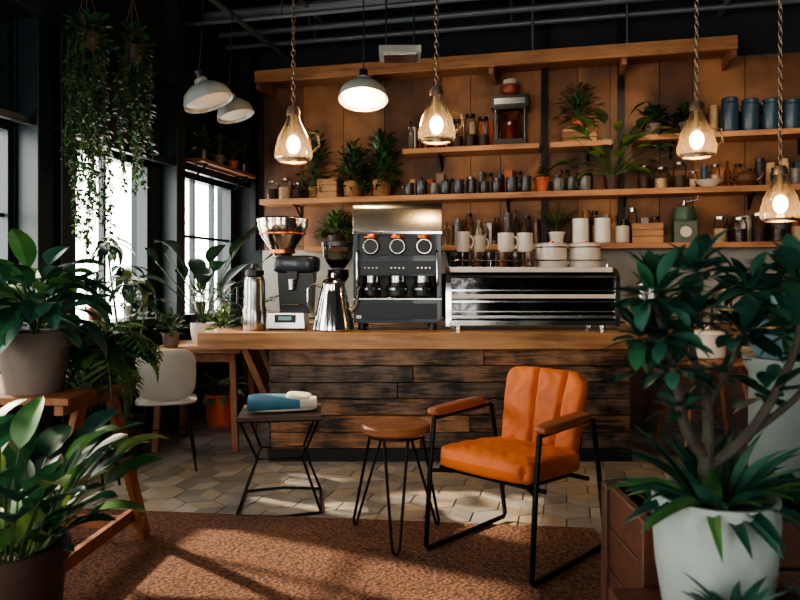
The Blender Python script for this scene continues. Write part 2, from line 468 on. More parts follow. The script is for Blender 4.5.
def roundpot(w,x,y,z,r,h,mat,seg=30):
    w.lathe([(0,0),(r*.72,0),(r*.84,h*.12),(r*.95,h*.45),(r,h*.8),(r,h),(r*.92,h),(r*.9,h*.88),(0,h*.86)],mat,seg,(x,y,z))
    w.lathe([(0,h*.875),(r*.9,h*.875)],M_['soil'],seg,(x,y,z))
def rose(w,p,n,L,W,mats,el=(.2,1.3),bend=.8,pw=.8,pet=0,fold=.25,nseg=6,spread=1.0):
    for k in range(n):
        a=(k*2.399+U(-.3,.3))
        e=U(*el)
        d=(math.cos(a)*math.cos(e)*spread,math.sin(a)*math.cos(e)*spread,math.sin(e))
        l=L*U(.7,1.15)
        w.leaf(p,d,l,W*U(.8,1.15),random.choice(mats),bend*U(.6,1.3),fold,nseg,pw,pet*U(.5,1.2),M_['stem'])
def bushy(w,cx,cy,cz,rx,rz,n,L,W,mats,up=.3,ry=None):
    ry=ry or min(rx,.1)
    for k in range(n):
        a=R()*2*pi; e=U(-.35,1.4); rr=U(.35,1)
        d=Vector((math.cos(a)*math.cos(e),math.sin(a)*math.cos(e),math.sin(e)))
        p=Vector((cx+d.x*rx*rr,cy+d.y*ry*rr,cz+d.z*rz*rr))
        w.leaf(p,(d.x,d.y*(.3 if ry<.12 else 1),d.z+up),L*U(.7,1.2),W*U(.7,1.2),random.choice(mats),U(.3,1.3),.25,4,.8)
    for k in range(max(6,n//12)):
        a=R()*2*pi; e=U(.3,1.4)
        w.tube([(cx,cy,cz-.05),(cx+math.cos(a)*rx*.4,cy+math.sin(a)*ry*.4,cz+rz*.4),(cx+math.cos(a)*math.cos(e)*rx*.9,cy+math.sin(a)*math.cos(e)*ry*.9,cz+math.sin(e)*rz*.9)],.003,M_['stem'],4)
def frond(w,p,d,L,W,mat,bend=1.2,n=14):
    p=Vector(p); d=Vector(d).normalized(); side=d.cross(Vector((0,0,1))).normalized(); pts=[p.copy()]
    for i in range(n):
        d=(Matrix.Rotation(-bend/n,3,side)@d).normalized(); p=p+d*(L/n); pts.append(p.copy())
        t=(i+1)/n; ww=W*math.sin(pi*(t*.9+.08))**.7
        for sg in (-1,1):
            w.leaf(p,side*sg+d*.45,ww,ww*.32,mat,.4,.2,3,.7)
    w.tube(pts,.003,M_['stem'],4)
def vine(w,x,y,z,L,mats,sp=.045,lw=.035,sway=.08):
    a=R()*6; pts=[]; n=max(4,int(L/.08))
    for i in range(n+1):
        t=i/n; pts.append(Vector((x+sway*math.sin(a+t*4)*t,y+sway*math.cos(a*1.7+t*3)*t,z-L*t)))
    w.tube(pts,.003,M_['stem'],4)
    for i in range(int(L/sp)):
        t=i*sp/L*n; k=int(min(t,n-1)); p=pts[k].lerp(pts[k+1],t-k)
        for q in range(2):
            b=R()*6.28
            w.leaf(p,(math.cos(b),math.sin(b),U(-.5,.5)),lw*U(1,1.8),lw*U(.7,1),random.choice(mats),.9,.2,3,.7)

SY=-.17
CL=.14
w=MB('storage_jars')
for k,(x,r,h) in enumerate(((0,.06,.2),(.145,.07,.22),(.285,.055,.17))):
    jar(w,x,0,0,r,h,[M_['coffee'],M_['flour'],M_['coffee']][k],M_['steel'])
w.build((.48,SY,ZB),room=True)
def crate(x,z,sx,sz,mat=None,name='wooden_crate',sy=.18):
    w=MB(name); m=mat or M_['boxw']
    for k in range(3):
        zz=sz*(k+.5)/3
        for yy in (-sy/2,sy/2): w.box(0,yy,zz,sx,.014,sz/3-.008,m)
        for xx in (-sx/2,sx/2): w.box(xx,0,zz,.014,sy,sz/3-.008,m)
    w.box(0,0,.008,sx,sy,.014,m)
    for xx in (-1,1):
        for yy in (-1,1): w.box(xx*(sx/2-.014),yy*(sy/2-.012),sz/2,.018,.018,sz,m)
    w.box(0,0,sz*.55,sx*.8,sy*.75,sz*.5,M_['paper'])
    return w.build((x,SY,z),room=True)
crate(1.12,ZB,.2,.2)
def basketplant(x,z,r,h,L,n,mats,name='potted_trailing_plant',trail=0,rx=.2,rz=.25):
    w=MB(name)
    prof=[(0,0),(r*.85,0)]
    for k in range(9): prof.append((r*(.86+.14*k/8)+(.006 if k%2 else 0),h*(k+.5)/9))
    prof+=[(r,h),(r*.9,h),(r*.88,h*.8),(0,h*.8)]
    w.lathe(prof,M_['wicker'],22)
    w.lathe([(0,h*.82),(r*.88,h*.82)],M_['soil'],22)
    bushy(w,0,0,h+.03,rx,rz,n,L,L*.45,mats)
    for k in range(trail):
        a=U(pi*1.05,pi*1.95); 
        vine(w,math.cos(a)*rx*.8,math.sin(a)*.13,h+.04,U(.1,.17),mats,.03,.028,.02)
    return w.build((x,SY,z),room=True,clampy=CL)
basketplant(1.37,ZB,.1,.17,.09,320,[L_['g1'],L_['g6'],L_['g5']],trail=5,rx=.18,rz=.38)
basketplant(1.68,ZB,.1,.17,.09,340,[L_['g1'],L_['g2'],L_['g6']],trail=6,rz=.46,rx=.19)
basketplant(.95,ZB,.06,.13,.08,280,[L_['g5'],L_['g1'],L_['g6']],trail=3,rx=.17,rz=.55)
def mugs(name,xs,z,rr,hh,mats,dy=.02,handle=True,yy=-.235):
    w=MB(name); x0=xs[0]
    for x in xs:
        mug(w,x-x0,U(-dy,dy),0,rr*U(.9,1.1),hh*U(.85,1.15),random.choice(mats),random.choice([-.5,pi+.5,-1.2]),handle)
    return w.build((x0,yy,z),room=True)
def clutter(name,x0,x1,z,hmin,hmax,mats):
    w=MB(name); x=x0
    while x<x1:
        r=U(.032,.046); h=U(hmin,hmax); k=random.random(); m=random.choice(mats)
        if k<.35: w.lathe([(0,0),(r,0),(r,h*.86),(r*.85,h*.88),(r*.9,h*.9),(r*.9,h),(0,h)],m,16,(x-x0,0,0))
        elif k<.55: w.box(x-x0,0,h/2,r*1.9,r*1.6,h,m)
        elif k<.8: jar(w,x-x0,0,0,r,h,random.choice([M_['coffee'],M_['flour']]),random.choice([M_['steel'],M_['black']]),ff=.6)
        else: bottle(w,x-x0,0,0,r*.8,h*1.2,random.choice([M_['smoke'],M_['amber'],m]))
        x+=r*2+U(.01,.03)
    return w.build((x0,-.085,z),room=True)
CM=[M_['dmug'],M_['gmug'],M_['paper'],M_['bmug'],M_['cream'],M_['teal'],M_['terra'],M_['boxw'],M_['white']]
clutter('tea_tins',1.98,3.15,ZB,.16,.26,CM)
clutter('tea_tins',3.42,3.8,ZB,.16,.26,CM)
clutter('tea_tins',4.66,7.3,ZB,.16,.28,CM)
clutter('tea_tins',4.95,7.3,ZA,.2,.3,CM)
clutter('tea_tins',2.35,3.3,ZA,.2,.34,CM)
clutter('tea_tins',3.6,4.4,ZA,.22,.34,CM)
clutter('tea_tins',1.98,2.78,ZC1,.2,.3,CM)
clutter('tea_tins',4.75,7.3,ZC2,.2,.3,CM)
mugs('coffee_mugs',[1.98+.125*i for i in range(8)],ZB,.052,.14,[M_['dmug'],M_['gmug'],M_['dmug'],M_['dmug'],M_['bmug']])
mugs('coffee_mugs',[3.0+.13*i for i in range(2)],ZB,.055,.15,[M_['gmug'],M_['dmug']])
w=MB('small_terracotta_pot'); pot(w,0,0,0,.075,.15,M_['terra']); bushy(w,0,0,.16,.06,.08,24,.06,.025,[L_['g5']]); w.build((3.28,SY,ZB),room=True,clampy=CL)
mugs('coffee_mugs',[3.44+.12*i for i in range(3)],ZB,.052,.15,[M_['gmug'],M_['cream'],M_['dmug']])
w=MB('potted_leafy_plant'); pot(w,0,0,0,.08,.14,M_['darkpot'])
for k in range(44):
    a=k*2.4; e=U(.3,1.45)
    w.leaf((0,0,.13),(math.cos(a)*math.cos(e)-.0,math.sin(a)*math.cos(e)*.2-.12,math.sin(e)),U(.15,.26),U(.09,.13),random.choice([L_['g3'],L_['g2'],L_['g3'],L_['g5']]),1.0,.2,6,.8,U(.12,.6),M_['stem'],.03)
w.build((3.93,SY,ZB),room=True,clampy=CL)
w=MB('glass_jars')
for x,r,h in ((0,.06,.22),(.15,.065,.2),(.31,.06,.24)): jar(w,x,0,0,r,h,M_['flour'] if x==.15 else M_['coffee'],M_['steel'],ff=.5)
w.build((4.22,SY,ZB),room=True)
w=MB('ceramic_bowl'); w.lathe([(0,0),(.05,0),(.13,.07),(.12,.07),(.04,.015),(0,.015)],M_['white'],24); w.build((4.78,-.19,ZB),room=True)
def teapot(x,z,mat,s_=1):
    w=MB('teapot')
    w.lathe([(0,0),(.06*s_,0),(.095*s_,.05*s_),(.09*s_,.1*s_),(.05*s_,.135*s_),(.02*s_,.15*s_),(.018*s_,.17*s_),(0,.175*s_)],mat,22)
    w.tube([(.08*s_,0,.05*s_),(.12*s_,0,.07*s_),(.15*s_,0,.13*s_)],[.018*s_,.014*s_,.01*s_],mat,8)
    w.tube([(-.08*s_,0,.11*s_),(-.14*s_,0,.11*s_),(-.15*s_,0,.07*s_),(-.085*s_,0,.04*s_)],.009*s_,mat,7)
    return w.build((x,-.22,z),room=True)
teapot(5.08,ZB,M_['bmug'],1)
mugs('coffee_mugs',[5.34+.15*i for i in range(9)],ZB,.06,.14,[M_['dmug'],M_['bmug'],M_['gmug']])
w=MB('glass_bottles')
for k in range(4): bottle(w,k*.1,U(-.02,.02),0,.035,U(.22,.3),random.choice([M_['smoke'],M_['amber'],M_['glass']]))
w.build((2.0,-.24,ZC1),room=True)
w=MB('glass_jars')
for k in range(3): jar(w,k*.13,0,0,.058,U(.24,.32),M_['coffee'],M_['black'],ff=.4)
w.build((2.46,-.22,ZC1),room=True)
w=MB('vintage_coffee_grinder')
w.box(0,0,.03,.32,.24,.06,M_['black']); w.box(0,0,.36,.32,.24,.03,M_['black'])
for xx in (-.14,.14):
    for yy in (-.1,.1): w.cyl(xx,yy,.05,.011,.32,M_['steel'])
w.cyl(0,0,.06,.1,.27,M_['amber']); w.cyl(0,0,.06,.065,.18,M_['redm'])
w.box(0,0,.42,.36,.26,.12,M_['black']); w.box(0,-.131,.42,.3,.006,.06,M_['steel'])
w.lathe([(.05,.48),(.08,.52),(.09,.56),(.09,.6),(.0,.61)],M_['redm'],20)
w.lathe([(.0,.6),(.07,.6),(.07,.65),(0,.67)],M_['cream'],20)
w.tube([(0,-.1,.2),(0,-.15,.2)],.02,M_['steel'])
w.build((2.98,SY,ZC1),room=True,bevel=.004)
crate(3.63,ZC1,.3,.13)
w=MB('potted_herb'); pot(w,0,0,0,.07,.1,M_['terra']); bushy(w,0,0,.15,.2,.28,220,.08,.03,[L_['g5'],L_['g1'],L_['g6']]); w.build((3.62,SY,ZC1+.131),room=True,clampy=CL)
w=MB('teal_canisters')
for k in range(6):
    h=U(.26,.32); w.lathe([(0,0),(.07,0),(.075,.01),(.075,h*.82),(.065,h*.84),(.07,h*.86),(.07,h*.97),(.06,h),(0,h)],M_['teal'],22,(k*.17,0,0))
w.build((4.95,-.21,ZC2),room=True)
for x in (4.3,4.6):
    w=MB('potted_herb'); pot(w,0,0,0,.08,.12,M_['greypot']); bushy(w,0,0,.14,.13,.13,130,.08,.045,[L_['g1'],L_['g5'],L_['g6']]); w.build((x,SY,ZC2),room=True,clampy=CL)
w=MB('teal_canisters')
for k in range(4): w.lathe([(0,0),(.07,0),(.07,.22),(.06,.235),(0,.24)],M_['teal'],22,(k*.17,0,0))
w.build((6.2,-.21,ZC2),room=True)
w=MB('potted_herb'); pot(w,0,0,0,.1,.12,M_['darkpot']); bushy(w,0,0,.16,.2,.19,300,.07,.045,[L_['g2'],L_['g5'],L_['g3']]); w.build((1.2,SY,ZA),room=True,clampy=CL)
w=MB('syrup_bottles')
for k in range(9): bottle(w,k*.095,U(-.02,.02),0,.034,U(.24,.34),random.choice([M_['smoke'],M_['amber'],M_['coffee'],M_['glass']]))
w.build((2.36,-.22,ZA),room=True)
w=MB('grass_plant'); pot(w,0,0,0,.08,.12,M_['white'])
for k in range(70):
    a=R()*6.28; w.leaf((0,0,.11),(math.cos(a)*.5,math.sin(a)*.1-.04,1),U(.2,.4),.014,L_['g5'],U(.4,1.0),.2,5)
w.build((3.42,SY,ZA),room=True,clampy=CL)
w=MB('stacked_cups')
for x,n in ((0,3),(.2,3),(.38,2)):
    for k in range(n): mug(w,x,0,k*.075,.075 if x<.3 else .065,.09,M_['white'] if x<.3 else M_['cream'],0,False)
w.build((3.64,-.22,ZA),room=True)
crate(4.24,ZA,.26,.19)
w=MB('enamel_coffee_grinder')
w.box(0,0,.1,.2,.17,.2,M_['greenm']); w.lathe([(.1,.2),(.11,.24),(.09,.33),(0,.35)],M_['greenm'],20); w.cyl(0,0,.35,.02,.04,M_['steel']); w.tube([(0,0,.38),(.12,0,.4),(.12,0,.44)],.008,M_['steel'])
w.lathe([(0,0),(.05,0),(.05,.02),(0,.02)],M_['cream'],20,(0,-.085,.1),(pi/2,0,0))
w.build((4.57,SY,ZA),room=True,bevel=.01)
w=MB('glass_jars')
for k in range(5): jar(w,k*.16,0,0,.062,U(.2,.28),random.choice([M_['coffee'],M_['flour']]),M_['steel'],ff=.55)
w.build((4.87,-.23,ZA),room=True)
mugs('coffee_mugs',[5.76+.14*i for i in range(8)],ZA,.055,.14,[M_['gmug'],M_['dmug'],M_['white']])
w=MB('storage_jars')
for k in range(9): jar(w,k*.3+U(-.05,.05),-.1,0,.09,U(.25,.38),random.choice([M_['coffee'],M_['flour'],None]),M_['steel'],ff=.5)
w.build((4.6,-.2,ZK),room=True)
w=MB('steel_coffee_urn')
w.lathe([(0,0),(.15,0),(.15,.03),(.13,.05),(.13,.38),(.1,.42),(0,.45)],M_['steel'],26); w.cyl(0,0,.45,.02,.04,M_['black']); w.tube([(0,-.13,.1),(0,-.19,.1),(0,-.19,.05)],.015,M_['black'])
w.build((4.25,-.4,ZK),room=True)

# ---------------------------------------------------------------- bar counter
w=MB('bar_counter')
X0,X1=-1.46,1.80
for k in range(5):
    y0=5.04+.16*k; w.box((X0+X1)/2,y0+.08,.89,X1-X0,.157,.12,M_['counter'])
bx0,bx1=-.95,1.69
zz=.09
for r_ in range(6):
    hgt=.122; x=bx0
    while x<bx1-.01:
        x2=min(bx1,x+U(.9,2.4))
        if bx1-x2<.35: x2=bx1
        w.box((x+x2)/2,5.16+U(-.008,.006),zz+hgt/2,x2-x-.004,.03,hgt-.005,random.choice([M_['pl1'],M_['pl2'],M_['pl3'],M_['pl1']]))
        x=x2
    for sx in (bx0,bx1): w.box(sx,5.47,zz+hgt/2,.03,.62,hgt-.006,random.choice([M_['pl1'],M_['pl2']]))
    zz+=hgt
w.box((bx0+bx1)/2,5.49,.44,bx1-bx0-.03,.6,.76,M_['plinth'])
w.box((bx0+bx1)/2,5.46,.045,bx1-bx0+.03,.66,.09,M_['plinth'])
w.board((-1.16,5.2,.84),(-.975,5.2,.42),.06,.05,M_['legw'],(0,1,0))
w.board((-1.16,5.7,.84),(-.975,5.7,.42),.06,.05,M_['legw'],(0,1,0))
w.build(bevel=.004)
CZ=.952
w=MB('espresso_machine'); N=M_['navy']; ND=M_['navyd']; S=M_['steel']
for xx in (-.27,.27):
    for yy in (-.2,.2): w.cyl(xx,yy,0,.03,.05,M_['black'])
w.box(0,0,.14,.66,.5,.18,N); w.box(0,-.252,.14,.6,.008,.12,ND); w.box(0,-.02,.235,.67,.5,.015,S)
for k in range(16): w.box(-.28+k*.0375,-.12,.247,.012,.22,.008,M_['black'])
w.box(0,.13,.48,.66,.24,.5,ND)
w.box(0,-.02,.48,.66,.46,.14,N); w.box(0,-.252,.47,.62,.008,.1,ND)
for xx in (-.315,.315): w.box(xx,0,.48,.035,.5,.5,N)
w.box(0,0,.64,.66,.46,.2,N); w.box(0,-.23,.64,.58,.012,.15,ND)
w.prism([(-.26,.735),(.25,.735),(.25,.975),(-.16,.975),(-.21,.955),(-.24,.91)],-.335,.335,S)
w.box(0,-.262,.735,.675,.012,.02,M_['chrome'])
for xx in (-.2,0,.2):
    w.cyl(xx,-.15,.35,.06,.07,S); w.cyl(xx,-.15,.3,.068,.06,M_['black']); w.cyl(xx,-.15,.26,.075,.075,M_['dmug'],.08); w.lathe([(.078,.3),(.084,.3),(.084,.32),(.08,.32)],S,24,(xx,-.15,0))
    w.tube([(xx,-.2,.33),(xx,-.32,.315)],[.014,.02],M_['black'],10)
    w.lathe([(0,0),(.062,0),(.066,.02),(.06,.06),(0,.06)],M_['dmug'],24,(xx,-.235,.63),(pi/2,0,0))
    w.lathe([(.05,.0),(.058,0),(.058,.01),(.05,.01)],S,24,(xx,-.292,.63),(pi/2,0,0))
    w.lathe([(0,.0),(.05,0),(.048,.01),(0,.012)],M_['black'],24,(xx,-.292,.63),(pi/2,0,0))
    w.superq(xx,-.27,.7,.11,.07,.045,M_['copper'],.8,.8)
    for q in range(4): w.lathe([(0,0),(.008,0),(.008,.006),(0,.006)],S,10,(xx-.045+q*.03,-.256,.47),(pi/2,0,0))
for xx in (-.3,.3): w.tube([(xx,-.26,.6),(xx,-.3,.58),(xx,-.31,.4),(xx,-.3,.33)],.009,M_['chrome'],7)
w.box(-.29,-.258,.1,.04,.006,.03,S)
w.build((-.02,5.54,CZ),bevel=.008)
w=MB('espresso_machine')
for xx in (-.55,.55):
    for yy in (-.18,.18): w.cyl(xx,yy,0,.03,.05,M_['chrome'])
w.prism([(-.24,.05),(.25,.05),(.25,.46),(-.17,.46),(-.24,.4)],-.62,.62,M_['blackgl'])
for sx in (-1,1):
    x0,x1=(.615,.655) if sx>0 else (-.655,-.615)
    w.prism([(-.275,.03),(.26,.03),(.26,.475),(-.17,.475),(-.255,.42),(-.275,.36)],x0,x1,M_['chrome'])
    xx=sx*.658
    w.prism([(-.22,.08),(.22,.08),(.22,.43),(-.17,.43),(-.22,.37)],min(xx,xx-sx*.002),max(xx,xx+sx*.002),M_['black'])
w.box(0,.04,.468,1.26,.42,.02,S); w.box(0,-.18,.455,1.24,.03,.04,M_['white'])
w.tube([(-.62,-.25,.405),(.62,-.25,.405)],.014,M_['chrome'],10)
w.box(0,-.25,.3,1.235,.018,.012,M_['chrome']); w.box(0,-.252,.255,1.235,.022,.03,M_['white']); w.box(0,-.25,.215,1.235,.018,.014,M_['chrome'])
w.box(0,-.25,.1,1.235,.03,.022,S); w.box(0,-.255,.055,1.26,.04,.036,M_['chrome']); w.box(0,-.247,.14,1.235,.014,.01,S)
w.tube([(-.6,-.12,.478),(-.6,-.12,.53),(.6,-.12,.53),(.6,-.12,.478)],.006,M_['chrome'],7)
for xx in (-.3,0,.3): w.tube([(xx,-.12,.478),(xx,-.12,.53)],.005,M_['chrome'],6)
w.build((1.0,5.53,CZ),bevel=.006)
TZ=CZ+.479
def canister(x):
    w=MB('white_canister')
    w.lathe([(0,0),(.115,0),(.122,.012),(.122,.16),(.115,.165)],M_['white'],30); w.lathe([(0,.163),(.124,.163),(.124,.186),(.11,.195),(0,.197)],M_['white'],30)
    w.lathe([(.123,.154),(.127,.154),(.127,.165),(.123,.165)],M_['bmug'],30); w.cyl(0,0,.195,.018,.015,M_['copper'])
    w.build((x,5.62,TZ))
canister(1.215); canister(1.485)
def cups(name,lst,y,z):
    w=MB(name); x0=lst[0][0]
    for x,dz,r,h,mt,hd in lst: mug(w,x-x0,0,dz,r,h,mt,-.4 if hd else 0,bool(hd),20)
    w.build((x0,y,z))
cups('glass_coffee_cups',[(.5+.105*k,0,.045,.12,M_['bmug'] if k%2 else M_['smoke'],0) for k in range(6)],5.55,TZ)
cups('white_coffee_mugs',[(.5,.121,.055,.16,M_['white'],1),(.63,.121,.05,.13,M_['cream'],1),(.84,.121,.065,.15,M_['white'],1),(.99,.121,.065,.15,M_['white'],0)],5.55,TZ)
cups('stacked_cups',[(.45+.11*k,0,.045,.1,M_['white'] if k%2 else M_['dmug'],0) for k in range(6)],5.71,TZ)
w=MB('coffee_grinder')
w.box(.0,-.05,.07,.3,.3,.12,S,taper=(.93,.93)); w.box(0,-.2,.085,.16,.012,.06,M_['black'],(-.07,0,0)); w.box(.0,-.208,.088,.1,.006,.03,M_['screen'],(-.07,0,0))
for xx in (-.12,.12): 
    for yy in (-.16,.06): w.cyl(xx,yy,0,.016,.02,M_['black'])
w.box(.06,.03,.3,.24,.22,.36,ND,taper=(1.2,1)); w.superq(.06,-.0,.5,.36,.28,.14,N,.4,.5)
w.box(.04,-.1,.42,.08,.06,.08,M_['black']); w.tube([(.04,-.12,.38),(.04,-.14,.3)],[.03,.02],S,12)
w.tube([(-.02,-.08,.19),(.1,-.08,.19),(.1,-.17,.19),(-.02,-.17,.19)],.007,S,6,True)
w.lathe([(.055,.54),(.07,.57),(.085,.6),(.17,.72),(.195,.8),(.192,.845)],M_['hopper'],36,(-.05,0,0))
w.lathe([(.195,.83),(.2,.83),(.2,.855),(.15,.87),(0,.875)],M_['hopper'],36,(-.05,0,0)); w.lathe([(.09,.585),(.097,.585),(.097,.615),(.09,.615)],M_['copper'],30,(-.05,0,0))
w.lathe([(.178,.73),(.183,.735),(.183,.745),(.178,.745)],M_['copper'],36,(-.05,0,0))
w.build((-.87,5.5,CZ),bevel=.008)
w=MB('steel_thermos')
w.lathe([(0,0),(.085,0),(.088,.01),(.088,.16),(.08,.18),(.08,.36),(.07,.4),(.05,.41)],S,26); w.lathe([(.05,.41),(.07,.41),(.07,.45),(.03,.47),(.02,.5),(0,.505)],M_['black'],24)
w.tube([(-.08,0,.34),(-.13,0,.32),(-.13,0,.2),(-.08,0,.16)],.01,M_['black'],7)
w.build((-1.1,5.3,CZ))
w=MB('steel_coffee_pot')
w.lathe([(0,0),(.15,0),(.158,.012),(.15,.06),(.1,.28),(.085,.34),(.09,.36),(.08,.37),(.07,.38),(.02,.4),(.018,.43),(0,.435)],M_['chrome'],32)
w.tube([(.12,0,.14),(.17,0,.2),(.185,0,.3),(.2,0,.33)],[.026,.02,.013,.01],M_['chrome'],10)
w.tube([(-.095,0,.33),(-.15,0,.35),(-.19,0,.31),(-.19,0,.2),(-.15,0,.12),(-.135,0,.1)],.012,S,8)
w.build((-.5,5.26,CZ))
w=MB('coffee_grinder')
w.lathe([(0,0),(.1,0),(.1,.03),(.06,.06),(.055,.35),(.09,.4),(.09,.46),(.0,.47)],M_['black'],24)
w.lathe([(.055,.47),(.12,.56),(.125,.66)],M_['smoke'],26); w.lathe([(0,.48),(.05,.48),(.1,.54),(0,.55)],M_['coffee'],22); w.lathe([(.128,.65),(.13,.65),(.13,.68),(.05,.69),(0,.69)],M_['dmug'],26)
w.build((-.5,5.62,CZ))

# ---------------------------------------------------------------- seating
w=MB('lounge_chair'); B=M_['blackmetal']; V=M_['velvet']
for sx in (-1,1):
    x=sx*.3
    w.tube([(x,-.27,.64),(x,-.3,.4),(x,-.33,.03),(x,-.315,.012),(x,.315,.012),(x,.33,.03),(x,.26,.4),(x,.2,.65)],.0125,B,9)
    w.tube([(x,-.27,.64),(x,.2,.65)],.011,B,8)
    w.superq(x+sx*.01,-.08,.675,.075,.42,.045,M_['leather'],.5,.45,(.03,0,0))
for yy,z in ((-.22,.39),(.16,.37)): w.tube([(-.3,yy-.0,z),(.3,yy,z)],.011,B,8)
for sx in (-1,1): w.tube([(sx*.3,-.3,.39),(sx*.2,-.22,.39),(sx*.2,.16,.37),(sx*.2,.26,.5),(sx*.18,.31,.7)],.01,B,8)
seatM=Matrix.Translation((0,-.05,.455))@Euler((-.07,0,0)).to_matrix().to_4x4()
w.cushion(seatM,.53,.56,.125,V,(),(.17,),taper=-.02,wr=.0028,po=12,edge=.35)
backM=Matrix.Translation((0,.235,.635))@Euler((pi/2-.22,0,0)).to_matrix().to_4x4()
w.cushion(backM,.45,.46,.11,V,(-.03,.115),(),taper=.05,wr=.0028,po=12,edge=.35,gd=.3)
w.build((.571,3.43,.012),math.radians(-43.5),sharp=80)

w=MB('side_stool')
w.lathe([(0,0),(.16,0),(.176,.012),(.178,.035),(.17,.046),(.15,.05),(0,.048)],M_['seatw'],36,(0,0,.535))
w.lathe([(.12,.52),(.15,.52),(.15,.536),(.12,.536)],B,30)
for a in (-90,35,145):
    a=math.radians(a); ca,sa=math.cos(a),math.sin(a); tx,ty=-sa,ca
    fp=Vector((ca*.265,sa*.265,.006))
    t1=Vector((ca*.12+tx*.06,sa*.12+ty*.06,.528)); t2=Vector((ca*.12-tx*.06,sa*.12-ty*.06,.528))
    w.tube([t1,fp+Vector((tx*.018,ty*.018,.03)),fp+Vector((tx*.008,ty*.008,.004)),fp-Vector((tx*.008,ty*.008,-.004)),fp+Vector((-tx*.018,-ty*.018,.03)),t2],.0075,B,8)
w.build((-.02,3.6,.012))

w=MB('square_side_table')
sw,sd,H=.235,.2,.53
w.box(0,0,H+.012,.47,.42,.022,pm('slate_seat',c(70,54,46),.5))
w.tube([(-sw,-sd,H),(sw,-sd,H),(sw,sd,H),(-sw,sd,H)],.009,B,8,True)
for sx in (-1,1):
    for sy in (-1,1):
        w.tube([(sx*sw*.95,sy*sd*.95,H),(sx*sw*.55,sy*sd*.7,.3),(sx*sw*1.0,sy*sd*1.15,.009)],.008,B,8)
w.tube([(-sw*1.0,-sd*1.15,.009),(0,-sd*1.4,.009),(sw*1.0,-sd*1.15,.009),(sw*1.0,sd*1.15,.009),(0,sd*1.4,.009),(-sw*1.0,sd*1.15,.009)],.008,B,8,True)
w.tube([(-sw*.55,-sd*.7,.3),(sw*.55,-sd*.7,.3),(sw*.55,sd*.7,.3),(-sw*.55,sd*.7,.3)],.006,B,7,True)
w.build((-.71,4.18,0.0),.12)
w=MB('folded_towel')
def spiral(r0,turn,x0,x1,mat,cy,cz):
    pts=[]; n=40
    for k in range(n+1):
        t=k/n; a=t*turn*2*pi; r=r0*(1-.75*t); pts.append((cy+r*math.cos(a)*1.3,cz+r*math.sin(a)))
    vs=[];fs=[]
    for (y,z) in pts: vs+=[(x0,y,z),(x1,y,z)]
    for k in range(n): fs.append((2*k,2*k+1,2*k+3,2*k+2))
    w.add(vs,fs,mat)
spiral(.042,2.2,-.2,.1,M_['towelb'],-.07,.044); spiral(.044,2.2,.1,.2,M_['towelw'],-.07,.045)
w.superq(.02,.03,.026,.38,.26,.052,M_['towelw'],.4,.3); w.superq(-.05,.03,.062,.28,.2,.045,M_['towelb'],.5,.4,(0,.05,.1))
w.superq(.11,.0,.068,.16,.2,.06,M_['towelw'],.6,.5,(0,.1,-.1))
w.build((-.71,4.18,.5545),.25)

# ---------------------------------------------------------------- rug
def rugmat():
    m,n,l,b,o=base('woven_rug')
    tc=n.new('ShaderNodeTexCoord'); vo=n.new('ShaderNodeTexVoronoi'); vo.inputs['Scale'].default_value=85
    mp=n.new('ShaderNodeMapping'); mp.inputs['Scale'].default_value=(.6,1,1)
    l.new(tc.outputs['Object'],mp.inputs['Vector']); l.new(mp.outputs['Vector'],vo.inputs['Vector'])
    no=n.new('ShaderNodeTexNoise'); no.inputs['Scale'].default_value=3; no.inputs['Detail'].default_value=5; l.new(tc.outputs['Object'],no.inputs['Vector'])
    r=n.new('ShaderNodeValToRGB'); r.color_ramp.elements[0].color=c(148,102,72); r.color_ramp.elements[1].color=c(76,50,38); r.color_ramp.elements[1].position=.75
    l.new(vo.outputs['Distance'],r.inputs['Fac'])
    mx=n.new('ShaderNodeMix'); mx.data_type='RGBA'; mx.blend_type='MULTIPLY'; mx.inputs[0].default_value=.5
    l.new(r.outputs['Color'],mx.inputs[6])
    r2=n.new('ShaderNodeValToRGB'); r2.color_ramp.elements[0].color=(.5,.45,.42,1); r2.color_ramp.elements[1].color=(1,1,1,1); r2.color_ramp.elements[0].position=.3; r2.color_ramp.elements[1].position=.65
    l.new(no.outputs['Fac'],r2.inputs['Fac']); l.new(r2.outputs['Color'],mx.inputs[7]); l.new(mx.outputs[2],b.inputs['Base Color'])
    b.inputs['Roughness'].default_value=.95
    bp=n.new('ShaderNodeBump'); bp.inputs['Strength'].default_value=.8; bp.inputs['Distance'].default_value=.01; bp.invert=True
    l.new(vo.outputs['Distance'],bp.inputs['Height']); l.new(bp.outputs['Normal'],b.inputs['Normal'])
    return m
w=MB('area_rug'); w.box(0,0,.006,3.0,2.9,.012,rugmat()); w.build((-.62,2.45,0.0005),math.radians(-6.4),bevel=.004)

# ---------------------------------------------------------------- left side furniture
w=MB('plant_stand_table'); LW=M_['legw']
for k in range(3): w.box(0,-.22+.22*k,.835,.95,.215,.03,LW)
for sx in (-.42,.42):
    w.board((sx,.12,.82),(sx,.5,.0),.07,.03,LW,(0,1,0)); w.board((sx,-.12,.82),(sx,-.5,.0),.07,.03,LW,(0,1,0))
    w.box(sx,0,.8,.04,.6,.05,LW); w.box(sx-.035*(1 if sx>0 else -1),0,.14,.03,.9,.06,LW)
w.box(0,.43,.1,.9,.03,.06,LW)
w.build((-1.76,3.12,.012),math.radians(-4),bevel=.003)
TP=.012+.85
w=MB('potted_rubber_plant'); pot(w,0,0,0,.15,.25,M_['greypot'],.74,.25)
for k in range(3):
    a=k*2.1; w.tube([(0,0,.2),(.04*math.cos(a),.04*math.sin(a),.4),(.06*math.cos(a),.06*math.sin(a),.5)],[.01,.008,.005],M_['stem'],6)
